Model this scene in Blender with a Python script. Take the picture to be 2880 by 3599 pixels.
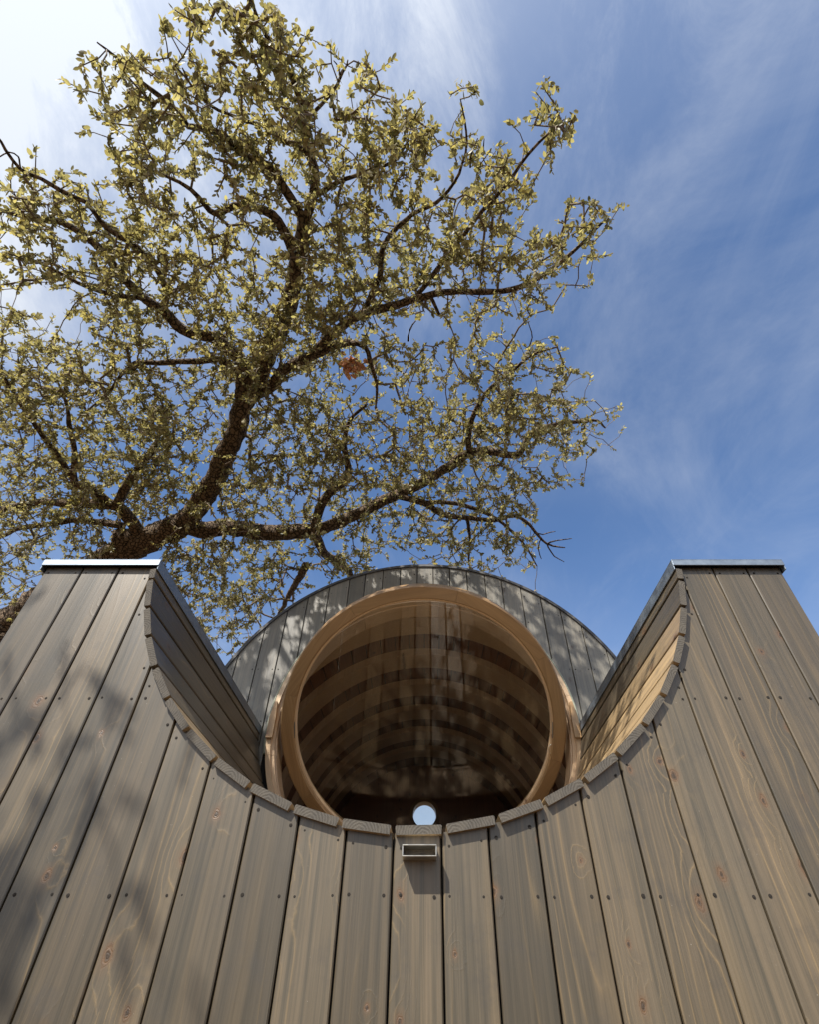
import bpy, bmesh, math, random
import numpy as np
from mathutils import Vector, Matrix, noise as mnoise
R = math.radians
random.seed(7); rng = np.random.default_rng(11)
for o in list(bpy.data.objects): bpy.data.objects.remove(o)
scene = bpy.context.scene
col = scene.collection

# ---------------------------------------------------------------- camera, sky, sun, exposure
CH = 0.55                                   # camera height above the ground
PITCH = math.atan2(1712, 1803)
cam_d = bpy.data.cameras.new('camera'); cam = bpy.data.objects.new('camera', cam_d); col.objects.link(cam)
cam.location = (0, 0, CH); cam.rotation_euler = (R(90) + PITCH, 0, 0)
cam_d.sensor_fit = 'HORIZONTAL'; cam_d.sensor_width = 36; cam_d.lens = 36 * 1803 / 2880
cam_d.shift_x = -55 / 2880; cam_d.clip_start = 0.02; cam_d.clip_end = 3000
scene.camera = cam

SUN = Vector((-0.47, -0.74, 1.0)).normalized()
world = bpy.data.worlds.new('World'); scene.world = world; world.use_nodes = True
wn, wl = world.node_tree.nodes, world.node_tree.links
wn.clear()
def N(nt, t, **kw):
    n = nt.nodes.new(t)
    for k, v in kw.items(): setattr(n, k, v)
    return n
def build_world():
    nt = world.node_tree
    out = N(nt, 'ShaderNodeOutputWorld'); bg = N(nt, 'ShaderNodeBackground')
    sky = N(nt, 'ShaderNodeTexSky', sky_type='NISHITA', sun_disc=False)
    sky.sun_elevation = math.asin(SUN.z); sky.sun_rotation = math.atan2(SUN.x, SUN.y)
    sky.air_density = 1.0; sky.dust_density = 1.3; sky.ozone_density = 3.0; sky.altitude = 300
    tc = N(nt, 'ShaderNodeTexCoord')
    nrm = N(nt, 'ShaderNodeVectorMath', operation='NORMALIZE'); nt.links.new(tc.outputs['Generated'], nrm.inputs[0])
    sep = N(nt, 'ShaderNodeSeparateXYZ'); nt.links.new(nrm.outputs[0], sep.inputs[0])
    zc = N(nt, 'ShaderNodeMath', operation='MAXIMUM'); nt.links.new(sep.outputs['Z'], zc.inputs[0]); zc.inputs[1].default_value = 0.0
    za = N(nt, 'ShaderNodeMath', operation='ADD'); nt.links.new(zc.outputs[0], za.inputs[0]); za.inputs[1].default_value = 0.12
    dv = N(nt, 'ShaderNodeVectorMath', operation='DIVIDE'); nt.links.new(nrm.outputs[0], dv.inputs[0])
    cz = N(nt, 'ShaderNodeCombineXYZ')
    for i in range(3): nt.links.new(za.outputs[0], cz.inputs[i])
    nt.links.new(cz.outputs[0], dv.inputs[1])
    flat = N(nt, 'ShaderNodeVectorMath', operation='MULTIPLY'); nt.links.new(dv.outputs[0], flat.inputs[0]); flat.inputs[1].default_value = (1, 1, 0)
    def nz(scale, rot, st, detail, rough, dist, loc=(0, 0, 0)):
        m = N(nt, 'ShaderNodeMapping'); nt.links.new(flat.outputs[0], m.inputs[0])
        m.inputs['Location'].default_value = loc; m.inputs['Rotation'].default_value = (0, 0, R(rot)); m.inputs['Scale'].default_value = st
        n = N(nt, 'ShaderNodeTexNoise'); nt.links.new(m.outputs[0], n.inputs['Vector'])
        n.inputs['Scale'].default_value = scale; n.inputs['Detail'].default_value = detail
        n.inputs['Roughness'].default_value = rough; n.inputs['Distortion'].default_value = dist
        return n.outputs['Fac']
    def math2(op, a, b):
        m = N(nt, 'ShaderNodeMath', operation=op)
        for i, v in enumerate((a, b)):
            if isinstance(v, (int, float)): m.inputs[i].default_value = v
            else: nt.links.new(v, m.inputs[i])
        return m.outputs[0]
    def mr(v, a, b, c=0., d=1.):
        m = N(nt, 'ShaderNodeMapRange'); m.interpolation_type = 'SMOOTHSTEP'
        nt.links.new(v, m.inputs[0])
        for i, x in enumerate((a, b, c, d)): m.inputs[1 + i].default_value = x
        return m.outputs[0]
    big = mr(nz(0.9, 20, (1, 1, 1), 4, .5, .4, (CLX, CLY, 0)), .38, .68)
    streak = mr(nz(1.7, CLR, (1, 0.62, 1), 12, .64, .7, (3.1, 1.7, 0)), .40, .74)
    fine = mr(nz(4.5, CLR + 14, (1, 0.5, 1), 12, .7, .6, (7.3, 2.2, 0)), .42, .74)
    veil = math2('ADD', math2('MULTIPLY', streak, .34), math2('MULTIPLY', fine, .24))
    dot = N(nt, 'ShaderNodeVectorMath', operation='DOT_PRODUCT'); nt.links.new(nrm.outputs[0], dot.inputs[0]); dot.inputs[1].default_value = SUN
    ph = math2('POWER', math2('MAXIMUM', dot.outputs['Value'], 0.0), 4.0)      # forward scattering in thin cloud
    dens = math2('ADD', math2('MULTIPLY', veil, .75), math2('MULTIPLY', math2('MULTIPLY', big, math2('ADD', .35, streak)), .75))
    dens = math2('MINIMUM', math2('MULTIPLY', dens, math2('ADD', .36, math2('MULTIPLY', ph, 8.0))), .97)
    hz_ = math2('POWER', math2('SUBTRACT', 1.0, zc.outputs[0]), 4.0)                 # pale air low over the horizon
    dens = math2('MINIMUM', math2('ADD', math2('ADD', dens, math2('MULTIPLY', ph, 1.35)), math2('MULTIPLY', hz_, 1.3)), .97)
    bright = math2('ADD', 5.4, math2('MULTIPLY', ph, 3.2))
    cc = N(nt, 'ShaderNodeVectorMath', operation='SCALE'); cc.inputs[0].default_value = (.90, .96, 1.06); nt.links.new(bright, cc.inputs['Scale'])
    mix = N(nt, 'ShaderNodeMix', data_type='RGBA'); nt.links.new(dens, mix.inputs[0])
    tint = N(nt, 'ShaderNodeVectorMath', operation='MULTIPLY'); nt.links.new(sky.outputs[0], tint.inputs[0]); tint.inputs[1].default_value = (.66, .93, 1.16)
    nt.links.new(tint.outputs[0], mix.inputs[6]); nt.links.new(cc.outputs[0], mix.inputs[7])
    nt.links.new(mix.outputs[2], bg.inputs[0]); bg.inputs[1].default_value = SKY
    nt.links.new(bg.outputs[0], out.inputs[0])
CLX, CLY, CLR = 0.4, 0.2, -32
SKY = 0.10
build_world()
sl = bpy.data.lights.new('sun', 'SUN'); sl.energy = 5.0; sl.angle = R(0.53); sl.color = (1, .95, .87)
so = bpy.data.objects.new('sun', sl); col.objects.link(so)
so.rotation_euler = SUN.to_track_quat('Z', 'Y').to_euler(); so.location = (-6, -8, 14)
vs = scene.view_settings; vs.view_transform = 'Standard'; vs.look = 'None'; vs.gamma = 1; vs.use_curve_mapping = False
vs.exposure = 0.65

# ---------------------------------------------------------------- helpers
D = 1.6                                     # distance of the front wall; all building sizes are in units of D
def V(x, y, z): return Vector((x * D, y * D, z * D + CH))
def ray(u, v):
    x = (u - 1495) / 1803; y = -(v - 1800) / 1803
    c, s = math.cos(PITCH), math.sin(PITCH)
    return np.array([x, c - y * s, s + y * c])
def tag(o, label=None, cat=None, group=None, kind=None):
    if label: o['label'] = label
    if cat: o['category'] = cat
    if group: o['group'] = group
    if kind: o['kind'] = kind
    return o
def empty(name, loc):
    o = bpy.data.objects.new(name, None); o.empty_display_size = .1; col.objects.link(o); o.location = loc; return o
def wloc(o):
    l = Vector(o.location); p = o.parent
    while p: l = l + p.location; p = p.parent
    return l
def add(name, me, mats=None, parent=None, loc=None, mat=None):
    """link a mesh; loc is a world position; parents carry no rotation (except the sash, which uses local placing)"""
    o = bpy.data.objects.new(name, me); col.objects.link(o)
    if mats:
        if not me.materials:
            for m in (mats if isinstance(mats, (list, tuple)) else [mats]): me.materials.append(m)
    loc = Vector(loc) if loc is not None else Vector((0, 0, 0))
    if parent is not None:
        o.parent = parent; loc = loc - wloc(parent)
    if mat is not None:
        m4 = mat.to_4x4(); m4.translation = loc; o.matrix_local = m4
    else: o.location = loc
    return o
def mesh(name, vs_, fs, smooth=False, idx=None):
    me = bpy.data.meshes.new(name); me.from_pydata([tuple(v) for v in vs_], [], fs); me.update()
    if smooth: me.polygons.foreach_set('use_smooth', [True] * len(me.polygons))
    if idx: me.polygons.foreach_set('material_index', idx)
    return me
def fix(me):
    bm = bmesh.new(); bm.from_mesh(me); bmesh.ops.recalc_face_normals(bm, faces=bm.faces); bm.to_mesh(me); bm.free(); return me
def strip_board(name, cols, th, ch=.003, idx_end=None):
    """board standing in local XZ, front at y=0, back at y=th; cols = [(x, z_bottom, z_top)]; long edges chamfered"""
    c = list(cols)
    x0, x1 = c[0][0], c[-1][0]
    c = [c[0], (x0 + ch, c[0][1], c[0][2])] + c[1:-1] + [(x1 - ch, c[-1][1], c[-1][2]), c[-1]]
    n = len(c); v = []
    for i, (x, a, b) in enumerate(c):
        y = ch if i in (0, n - 1) else 0
        v += [(x, y, a), (x, y, b), (x, th, b), (x, th, a)]
    f = []
    for i in range(n - 1):
        p, q = 4 * i, 4 * i + 4
        f += [(p, q, q + 1, p + 1), (p + 1, q + 1, q + 2, p + 2), (p + 2, q + 2, q + 3, p + 3), (p + 3, q + 3, q, p)]
    f += [(0, 1, 2, 3), (4 * n - 4, 4 * n - 1, 4 * n - 2, 4 * n - 3)]
    return mesh(name, v, f)
def boxes(name, bl):
    v, f = [], []
    for (x0, x1, y0, y1, z0, z1) in bl:
        k = len(v)
        v += [(x0, y0, z0), (x1, y0, z0), (x1, y1, z0), (x0, y1, z0), (x0, y0, z1), (x1, y0, z1), (x1, y1, z1), (x0, y1, z1)]
        f += [tuple(k + i for i in q) for q in ((3, 2, 1, 0), (4, 5, 6, 7), (0, 1, 5, 4), (1, 2, 6, 5), (2, 3, 7, 6), (3, 0, 4, 7))]
    return mesh(name, v, f)
def revolve(name, prof, seg=128, a0=0, a1=360, smooth=True):
    """profile [(radius, y)] (closed polygon) turned about the local Y axis; angle 0 = up"""
    full = abs(a1 - a0 - 360) < 1e-6
    m = seg if full else seg + 1; k = len(prof); v = []
    for i in range(m):
        a = R(a0 + (a1 - a0) * i / seg)
        for (r, y) in prof: v.append((r * math.sin(a), y, r * math.cos(a)))
    f = []
    for i in range(seg):
        j = (i + 1) % m
        for q in range(k):
            w = (q + 1) % k
            f.append((i * k + q, i * k + w, j * k + w, j * k + q))
    if not full:
        f.append(tuple(range(k))); f.append(tuple((m - 1) * k + q for q in reversed(range(k))))
    me = mesh(name, v, f); fix(me)
    if smooth:
        me.polygons.foreach_set('use_smooth', [True] * len(me.polygons))
        me.set_sharp_from_angle(angle=R(30))
    return me

# ---------------------------------------------------------------- materials
class NT:
    def __init__(s, name):
        s.m = bpy.data.materials.new(name); s.m.use_nodes = True; s.t = s.m.node_tree; s.t.nodes.clear()
        s.out = N(s.t, 'ShaderNodeOutputMaterial')
    def n(s, t, **kw): return N(s.t, t, **kw)
    def put(s, sock, v):
        if hasattr(v, 'is_output'): s.t.links.new(v, sock)
        elif v is not None:
            if isinstance(v, (tuple, list)) and len(v) == 3 and sock.type == 'RGBA': v = (*v, 1)
            sock.default_value = v
    def math(s, op, a, b=None, c=None, clamp=False):
        m = s.n('ShaderNodeMath', operation=op, use_clamp=clamp)
        for i, x in enumerate((a, b, c)):
            if x is not None: s.put(m.inputs[i], x)
        return m.outputs[0]
    def vm(s, op, a, b=None, scale=None):
        m = s.n('ShaderNodeVectorMath', operation=op); s.put(m.inputs[0], a)
        if b is not None: s.put(m.inputs[1], b)
        if scale is not None: s.put(m.inputs['Scale'], scale)
        return m.outputs[0]
    def noise(s, vec, scale, detail=3, rough=.5, dist=0):
        m = s.n('ShaderNodeTexNoise'); s.put(m.inputs['Vector'], vec); s.put(m.inputs['Scale'], scale); s.put(m.inputs['Detail'], detail)
        s.put(m.inputs['Roughness'], rough); s.put(m.inputs['Distortion'], dist); return m.outputs['Fac']
    def ramp(s, v, a, b, c=0., d=1., smooth=True):
        m = s.n('ShaderNodeMapRange'); m.interpolation_type = 'SMOOTHSTEP' if smooth else 'LINEAR'
        for i, x in enumerate((v, a, b, c, d)): s.put(m.inputs[i], x)
        return m.outputs[0]
    def mix(s, f, a, b, blend='MIX'):
        m = s.n('ShaderNodeMix', data_type='RGBA', blend_type=blend); s.put(m.inputs[0], f); s.put(m.inputs[6], a); s.put(m.inputs[7], b); return m.outputs[2]
    def comb(s, x, y, z):
        m = s.n('ShaderNodeCombineXYZ')
        for i, v in enumerate((x, y, z)): s.put(m.inputs[i], v)
        return m.outputs[0]
    def bump(s, h, strength, dist=.002):
        m = s.n('ShaderNodeBump'); s.put(m.inputs['Height'], h); s.put(m.inputs['Strength'], strength); s.put(m.inputs['Distance'], dist); return m.outputs[0]
    def bsdf(s, col, rough=.6, metal=0., normal=None, spec=None):
        b = s.n('ShaderNodeBsdfPrincipled'); s.put(b.inputs['Base Color'], col); s.put(b.inputs['Roughness'], rough); s.put(b.inputs['Metallic'], metal)
        if normal is not None: s.put(b.inputs['Normal'], normal)
        if spec is not None: s.put(b.inputs['Specular IOR Level'], spec)
        s.t.links.new(b.outputs[0], s.out.inputs[0]); return b

def wood(name, a, b, c, streak, knot, sheen=.37, streaks=.46, knots=.45, tone=.5, dirt=.0, bumpk=.35):
    """sawn softwood, grain along local Z: growth-ring lines, knots that push the grain aside, fibre and uneven stain"""
    s = NT(name)
    tc = s.n('ShaderNodeTexCoord'); oi = s.n('ShaderNodeObjectInfo')
    rnd = oi.outputs['Random']
    off = s.comb(s.math('MULTIPLY', rnd, 13.7), s.math('MULTIPLY', rnd, 5.1), s.math('MULTIPLY', rnd, 91.3))
    P = s.vm('ADD', tc.outputs['Object'], off)
    sp = s.n('ShaderNodeSeparateXYZ'); s.put(sp.inputs[0], P); x, y, z = sp.outputs
    wv = s.noise(s.vm('MULTIPLY', P, (3.0, 3.0, .9)), 1.6, 2)
    xw = s.math('ADD', x, s.math('MULTIPLY', s.math('SUBTRACT', wv, .5), .05))
    kz = s.math('ADD', z, s.math('MULTIPLY', s.noise(P, 20, 1), .02))
    kv = s.n('ShaderNodeTexVoronoi', voronoi_dimensions='2D', feature='F1')
    s.put(kv.inputs['Vector'], s.comb(s.math('MULTIPLY', xw, 6.6), s.math('MULTIPLY', kz, 4.3), 0.)); s.put(kv.inputs['Scale'], 1.0); s.put(kv.inputs['Randomness'], 1.0)
    kd = kv.outputs['Distance']
    kc = s.n('ShaderNodeSeparateColor'); s.put(kc.inputs[0], kv.outputs['Color'])
    act = s.ramp(kc.outputs[0], 1 - knots, 1 - knots + .04)
    size = s.math('ADD', .032, s.math('MULTIPLY', kc.outputs[1], .060))
    kn = s.math('DIVIDE', s.math('ADD', kd, s.math('MULTIPLY', s.math('SUBTRACT', s.noise(P, 46, 4, .65), .5), .11)), size)                                     # 1 at the edge of the knot
    push = s.math('MULTIPLY', s.math('MULTIPLY', s.ramp(kn, 6.0, .6), act), 1.5)
    low = s.noise(s.vm('MULTIPLY', P, (5.0, 5.0, .55)), 1.0, 2, .45)
    ring = s.math('ADD', s.math('ADD', s.math('MULTIPLY', xw, 34), s.math('MULTIPLY', low, 11)), push)
    tri = s.math('PINGPONG', ring, .5)
    line = s.math('POWER', s.math('MULTIPLY', tri, 2.0), 7.0)             # thin late-wood line
    sel = s.ramp(s.noise(s.vm('MULTIPLY', P, (9, 9, .5)), 1.3, 2), .42, .66)
    fibre = s.noise(s.vm('MULTIPLY', P, (1, 1, .018)), 420, 3, .6)
    stain = s.noise(s.vm('MULTIPLY', P, (7, 7, .9)), 1.0, 4, .55)
    streaky = s.noise(s.vm('MULTIPLY', P, (70, 70, 1.1)), 1.0, 5, .65)
    base = s.mix(s.ramp(stain, .3, .7), a, b)
    base = s.mix(s.ramp(streaky, .35, .75), base, c)
    base = s.mix(s.math('MULTIPLY', s.math('MULTIPLY', line, sel), streaks), base, streak)
    broad = s.math('MULTIPLY', s.ramp(s.noise(s.vm('MULTIPLY', P, (26, 26, .45)), 1, 2), .52, .74), streaks * .22)
    base = s.mix(broad, base, streak)
    tonev = s.math('ADD', 1 - tone / 2, s.math('MULTIPLY', s.math('FRACT', s.math('MULTIPLY', rnd, 7.77)), tone))
    base = s.vm('SCALE', base, scale=s.math('MULTIPLY', tonev, s.math('ADD', .72, s.math('MULTIPLY', fibre, .56))))
    halo = s.math('MULTIPLY', s.ramp(kn, 2.4, .7), act)
    base = s.mix(s.math('MULTIPLY', halo, .28), base, knot)
    krings = s.math('PINGPONG', s.math('MULTIPLY', kn, 2.4), .5)
    kin = s.math('MULTIPLY', s.ramp(kn, 1.15, .75), act)
    kcol = s.mix(s.math('MULTIPLY', krings, 1.6), tuple(k * .62 for k in knot), tuple(k * 1.0 for k in knot)); kcol = s.mix(s.ramp(kn, .55, .15), kcol, tuple(k * .18 for k in knot))
    base = s.mix(s.math('MULTIPLY', kin, .8), base, kcol)
    if dirt:
        dd = s.ramp(s.noise(s.vm('ADD', tc.outputs['Object'], off), 9, 6, .7), .5, .78)
        base = s.mix(s.math('MULTIPLY', dd, dirt), base, (.05, .045, .04))
        sc = s.ramp(s.noise(P, 160, 2), .77, .80)                      # specks of dried splash
        base = s.mix(s.math('MULTIPLY', sc, .35), base, (.5, .46, .4))
    h = s.math('ADD', s.math('MULTIPLY', fibre, .8), s.math('ADD', s.math('MULTIPLY', line, .5), s.math('MULTIPLY', s.math('MULTIPLY', krings, kin), -2.0)))
    s.bsdf(base, s.ramp(stain, .2, .8, sheen - .04, sheen + .07), normal=s.bump(h, bumpk, .0012), spec=.7)
    return s.m
M = {}
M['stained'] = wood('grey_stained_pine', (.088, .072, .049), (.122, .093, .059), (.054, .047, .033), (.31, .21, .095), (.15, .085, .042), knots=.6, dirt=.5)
M['weathered'] = wood('silvered_pine', (.15, .14, .118), (.20, .182, .148), (.108, .104, .092), (.26, .22, .16), (.12, .09, .065), knots=.4, dirt=.35)
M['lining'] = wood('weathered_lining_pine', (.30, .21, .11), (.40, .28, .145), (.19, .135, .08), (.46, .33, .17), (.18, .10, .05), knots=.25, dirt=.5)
M['frame'] = wood('oiled_pine', (.30, .18, .08), (.36, .22, .10), (.24, .14, .06), (.42, .26, .12), (.20, .095, .04), sheen=.42, streaks=.35, knots=.3, bumpk=.15, tone=.15)
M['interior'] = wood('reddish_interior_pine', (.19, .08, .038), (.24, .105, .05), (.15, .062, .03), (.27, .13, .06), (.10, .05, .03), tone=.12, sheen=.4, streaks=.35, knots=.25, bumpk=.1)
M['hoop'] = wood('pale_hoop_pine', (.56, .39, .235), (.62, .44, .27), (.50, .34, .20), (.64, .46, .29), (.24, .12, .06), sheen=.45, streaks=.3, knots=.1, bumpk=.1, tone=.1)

def m_endgrain():
    s = NT('weathered_end_grain'); tc = s.n('ShaderNodeTexCoord'); oi = s.n('ShaderNodeObjectInfo')
    c = s.vm('SUBTRACT', tc.outputs['Object'], s.comb(s.math('MULTIPLY', s.math('SUBTRACT', oi.outputs['Random'], .5), .12), .03, 0.))
    c = s.vm('MULTIPLY', c, (1, 1, 0)); L = s.n('ShaderNodeVectorMath', operation='LENGTH'); s.put(L.inputs[0], c)
    nz = s.noise(c, 60, 4, .6)
    r = s.math('PINGPONG', s.math('ADD', s.math('MULTIPLY', L.outputs['Value'], 130), s.math('MULTIPLY', nz, 1.6)), .5)
    g = s.noise(tc.outputs['Object'], 900, 2); st = s.noise(tc.outputs['Object'], 35, 3)
    base = s.mix(s.math('MULTIPLY', r, 1.5), (.115, .105, .092), (.042, .037, .031))
    base = s.mix(s.ramp(st, .35, .7, 0., .6), base, (.12, .105, .085)); base = s.vm('SCALE', base, scale=s.math('ADD', .6, s.math('MULTIPLY', g, .8)))
    s.bsdf(base, .85, normal=s.bump(s.math('ADD', s.math('MULTIPLY', r, -1.0), g), .8, .0015), spec=.2); return s.m
M['endgrain'] = m_endgrain()
def m_metal(name, base, rough, scale=25, metal=1.0):
    s = NT(name); tc = s.n('ShaderNodeTexCoord'); P = tc.outputs['Object']
    n1 = s.noise(P, scale, 4, .6); n2 = s.noise(s.vm('MULTIPLY', P, (1, 1, 3)), 6, 3)
    c = s.mix(n1, tuple(k * .8 for k in base), tuple(min(1, k * 1.15) for k in base)); c = s.mix(s.ramp(n2, .5, .75, 0., .35), c, (.35, .33, .29))
    s.bsdf(c, s.ramp(n1, .2, .8, rough - .1, rough + .12), metal, s.bump(n2, .08, .01)); return s.m
M['zinc'] = m_metal('galvanised_steel', (.27, .32, .38), .58)
M['dark_metal'] = m_metal('dark_roof_edge', (.06, .06, .065), .45, metal=.3)
M['alu'] = m_metal('dull_aluminium', (.66, .64, .58), .35, 60)
def m_plain(name, c, rough=.7, var=.25, scale=30, metal=0.):
    s = NT(name); tc = s.n('ShaderNodeTexCoord'); n = s.noise(tc.outputs['Object'], scale, 4, .6)
    s.bsdf(s.mix(n, tuple(k * (1 - var) for k in c), tuple(k * (1 + var) for k in c)), rough, metal, s.bump(n, .2, .003)); return s.m
M['dark_backing'] = m_plain('black_backing', (.012, .012, .012), .9)  # flat black standing in for deep shade behind gaps and openings
M['nail'] = m_plain('rusty_nail', (.016, .013, .010), .95, scale=200)
M['gasket'] = m_plain('pale_green_seal', (.30, .31, .235), .5, .12)
M['hinge'] = m_plain('blued_steel', (.16, .19, .21), .45, .5, 120, .6)
M['floor'] = m_plain('pine_floor', (.48, .34, .21), .6, .15)
def m_glass():
    s = NT('window_glass'); fr = s.n('ShaderNodeFresnel'); fr.inputs['IOR'].default_value = 1.5
    tr = s.n('ShaderNodeBsdfTransparent'); tr.inputs[0].default_value = (.95, .955, .945, 1)
    gl = s.n('ShaderNodeBsdfGlossy'); gl.inputs['Roughness'].default_value = .012; gl.inputs[0].default_value = (1, 1, 1, 1)
    df = s.n('ShaderNodeBsdfDiffuse'); df.inputs[0].default_value = (.5, .48, .44, 1)
    tc = s.n('ShaderNodeTexCoord'); n = s.noise(tc.outputs['Object'], 3.2, 6, .62)
    dust = s.ramp(n, .45, .8, 0.0, .009)
    sp = s.ramp(s.noise(tc.outputs['Object'], 45, 2), .76, .78, 0., .06)
    m1 = s.n('ShaderNodeMixShader'); m2 = s.n('ShaderNodeMixShader')
    f2 = s.math('MULTIPLY', fr.outputs[0], .42, clamp=True)      # thin pane: two faces together reflect like one
    s.t.links.new(f2, m1.inputs[0]); s.t.links.new(tr.outputs[0], m1.inputs[1]); s.t.links.new(gl.outputs[0], m1.inputs[2])
    s.put(m2.inputs[0], s.math('ADD', dust, sp)); s.t.links.new(m1.outputs[0], m2.inputs[1]); s.t.links.new(df.outputs[0], m2.inputs[2])
    s.t.links.new(m2.outputs[0], s.out.inputs[0]); return s.m
M['glass'] = m_glass()
def m_bark():
    s = NT('holm_oak_bark'); tc = s.n('ShaderNodeTexCoord'); P = tc.outputs['Object']
    v = s.n('ShaderNodeTexVoronoi', feature='DISTANCE_TO_EDGE'); s.put(v.inputs['Vector'], s.vm('ADD', P, s.vm('SCALE', s.comb(s.noise(P, 14, 3), s.noise(P, 15, 3), s.noise(P, 16, 3)), scale=.05))); s.put(v.inputs['Scale'], 26.)
    crack = s.ramp(v.outputs['Distance'], .0, .13)
    n = s.noise(P, 30, 6, .7); li = s.ramp(s.noise(P, 5, 4, .6), .5, .72)
    c = s.mix(n, (.10, .072, .05), (.23, .165, .112)); c = s.mix(s.math('MULTIPLY', li, .4), c, (.25, .22, .155))
    c = s.mix(crack, (.035, .025, .018), c)
    s.bsdf(c, .9, normal=s.bump(s.math('ADD', crack, s.math('MULTIPLY', n, .6)), 1.0, .012), spec=.15); return s.m
M['bark'] = m_bark()
M['twig'] = m_plain('twig_bark', (.15, .11, .078), .85, .4, 40)
def m_leaf(name, top, under, trans, tw=.45):
    s = NT(name); g = s.n('ShaderNodeNewGeometry'); oi = s.n('ShaderNodeObjectInfo')
    r = s.math('FRACT', s.math('ADD', g.outputs['Random Per Island'], s.math('MULTIPLY', oi.outputs['Random'], 3.3)))
    r2 = s.math('FRACT', s.math('MULTIPLY', r, 17.3))
    yel = s.ramp(r2, .5, 1.0, 0., .6)
    t = s.vm('SCALE', s.mix(yel, top, (.20, .155, .04)), scale=s.math('ADD', .45, s.math('MULTIPLY', r, 1.1)))
    u = s.vm('SCALE', s.mix(yel, under, (.36, .26, .08)), scale=s.math('ADD', .42, s.math('MULTIPLY', r, .85)))
    c = s.mix(g.outputs['Backfacing'], t, u)
    tr = s.vm('SCALE', s.mix(yel, trans, (.40, .31, .06)), scale=s.math('ADD', .45, s.math('MULTIPLY', r, 1.0)))
    b = s.bsdf(c, s.ramp(g.outputs['Backfacing'], 0, 1, .46, .7), spec=.35)
    T = s.n('ShaderNodeBsdfTranslucent'); s.put(T.inputs[0], tr)
    mx = s.n('ShaderNodeMixShader'); mx.inputs[0].default_value = tw
    s.t.links.new(b.outputs[0], mx.inputs[1]); s.t.links.new(T.outputs[0], mx.inputs[2]); s.t.links.new(mx.outputs[0], s.out.inputs[0]); return s.m
M['leaf'] = m_leaf('holm_oak_leaf', (.10, .104, .05), (.46, .42, .29), (.43, .38, .13), .48)
M['dry'] = m_leaf('dry_leaf', (.62, .30, .16), (.70, .38, .22), (.7, .33, .15), .4)
def m_ground():
    s = NT('dry_grass_and_earth'); tc = s.n('ShaderNodeTexCoord'); P = tc.outputs['Object']
    a = s.noise(P, .35, 5, .6); b = s.noise(P, 6, 6, .7); f = s.noise(P, 90, 3, .6)
    c = s.mix(s.ramp(a, .35, .65), (.13, .075, .045), (.085, .07, .035)); c = s.mix(s.ramp(b, .4, .7), c, (.17, .105, .06))
    c = s.vm('SCALE', c, scale=s.math('ADD', .6, s.math('MULTIPLY', f, .8)))
    s.bsdf(c, .95, normal=s.bump(s.math('ADD', b, f), .7, .03), spec=.1); return s.m
M['ground'] = m_ground()

# ---------------------------------------------------------------- ground
gv, gf = [], []
rad = [0, 6, 14, 30, 70, 160, 400, 1200]
SEG = 48
gv.append((0, 0, 0))
for k, r_ in enumerate(rad[1:]):
    for i in range(SEG):
        a = 2 * math.pi * i / SEG; h = 0 if r_ < 10 else (mnoise.noise((math.cos(a) * r_ * .03, math.sin(a) * r_ * .03, 0)) * min(2.5, r_ * .02))
        gv.append((r_ * math.cos(a), r_ * math.sin(a), h))
for i in range(SEG): gf.append((0, 1 + i, 1 + (i + 1) % SEG))
for k in range(len(rad) - 2):
    for i in range(SEG):
        p, q = 1 + k * SEG + i, 1 + k * SEG + (i + 1) % SEG; gf.append((p, p + SEG, q + SEG, q))
tag(add('ground', mesh('ground', gv, gf, True), M['ground']), kind='structure')

# ---------------------------------------------------------------- front wall with the half-round notch
CX, CZ = -.022, .845                        # centre of the channel
RO, TH = .6455, .0138                       # outer radius of the channel boards, their thickness
TOP, ZB = .762, -CH / D                     # top of the wall, ground
Y0, YG = 1.0, 2.047                         # front wall plane, gable plane
seams = [-.9232, -.8322, -.7441, -.6595, -.5745, -.4852, -.394, -.3025, -.2169, -.1336, -.0532, .0278, .1073, .1909, .2753, .3578, .4421, .5284, .6160, .7001, .7826, .8650]
def arc_z(x, r):
    dx = abs(x - CX)
    if dx >= r: return TOP
    return min(TOP, CZ - math.sqrt(r * r - dx * dx))
wall = tag(empty('front_wall', V(-.03, Y0, ZB)), 'grey stained front wall of upright boards with a half-round notch and metal-capped shoulders', 'wall')
nail_me = revolve('nail', [(0.0005, -.0012), (.0040, -.0008), (.0045, .0015), (.0005, .0015)], 8)
nail_me.materials.append(M['nail'])
def nail(parent, p):
    o = add('nail', nail_me, None, parent, p); s = random.uniform(.8, 1.15); o.scale = (s, 1, s); return o
GAP = .0016
for i in range(len(seams) - 1):
    a, b = seams[i] + GAP, seams[i + 1] - GAP
    n = 8
    xs = [a + (b - a) * k / n for k in range(n + 1)]
    # split exactly where the arc reaches the top
    for side in (-1, 1):
        xt = CX + side * math.sqrt((RO - .003) ** 2 - (CZ - TOP) ** 2)
        if a < xt < b: xs.append(xt)
    xs = sorted(xs); cx = (a + b) / 2
    cols_ = [((x - cx) * D, 0.0, (arc_z(x, RO - .003) - ZB) * D) for x in xs]
    pl = add('plank', strip_board('plank', cols_, .020), M['stained'], wall, V(cx, Y0, ZB) + Vector((0, random.uniform(-.0012, .0012), 0)))
    for zrow in (.118, .437):
        for xe in (a + .011, b - .011):
            if zrow < arc_z(xe, RO + .02):
                nail(pl, V(xe + random.uniform(-.002, .002), Y0, zrow + random.uniform(-.002, .002)))
    for xe in (a + .011, b - .011):
        zt = arc_z(xe, RO + .014)
        if zt < TOP - .001: nail(pl, V(xe, Y0, zt - .004))
        else: nail(pl, V(xe, Y0, TOP - .016))
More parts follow.
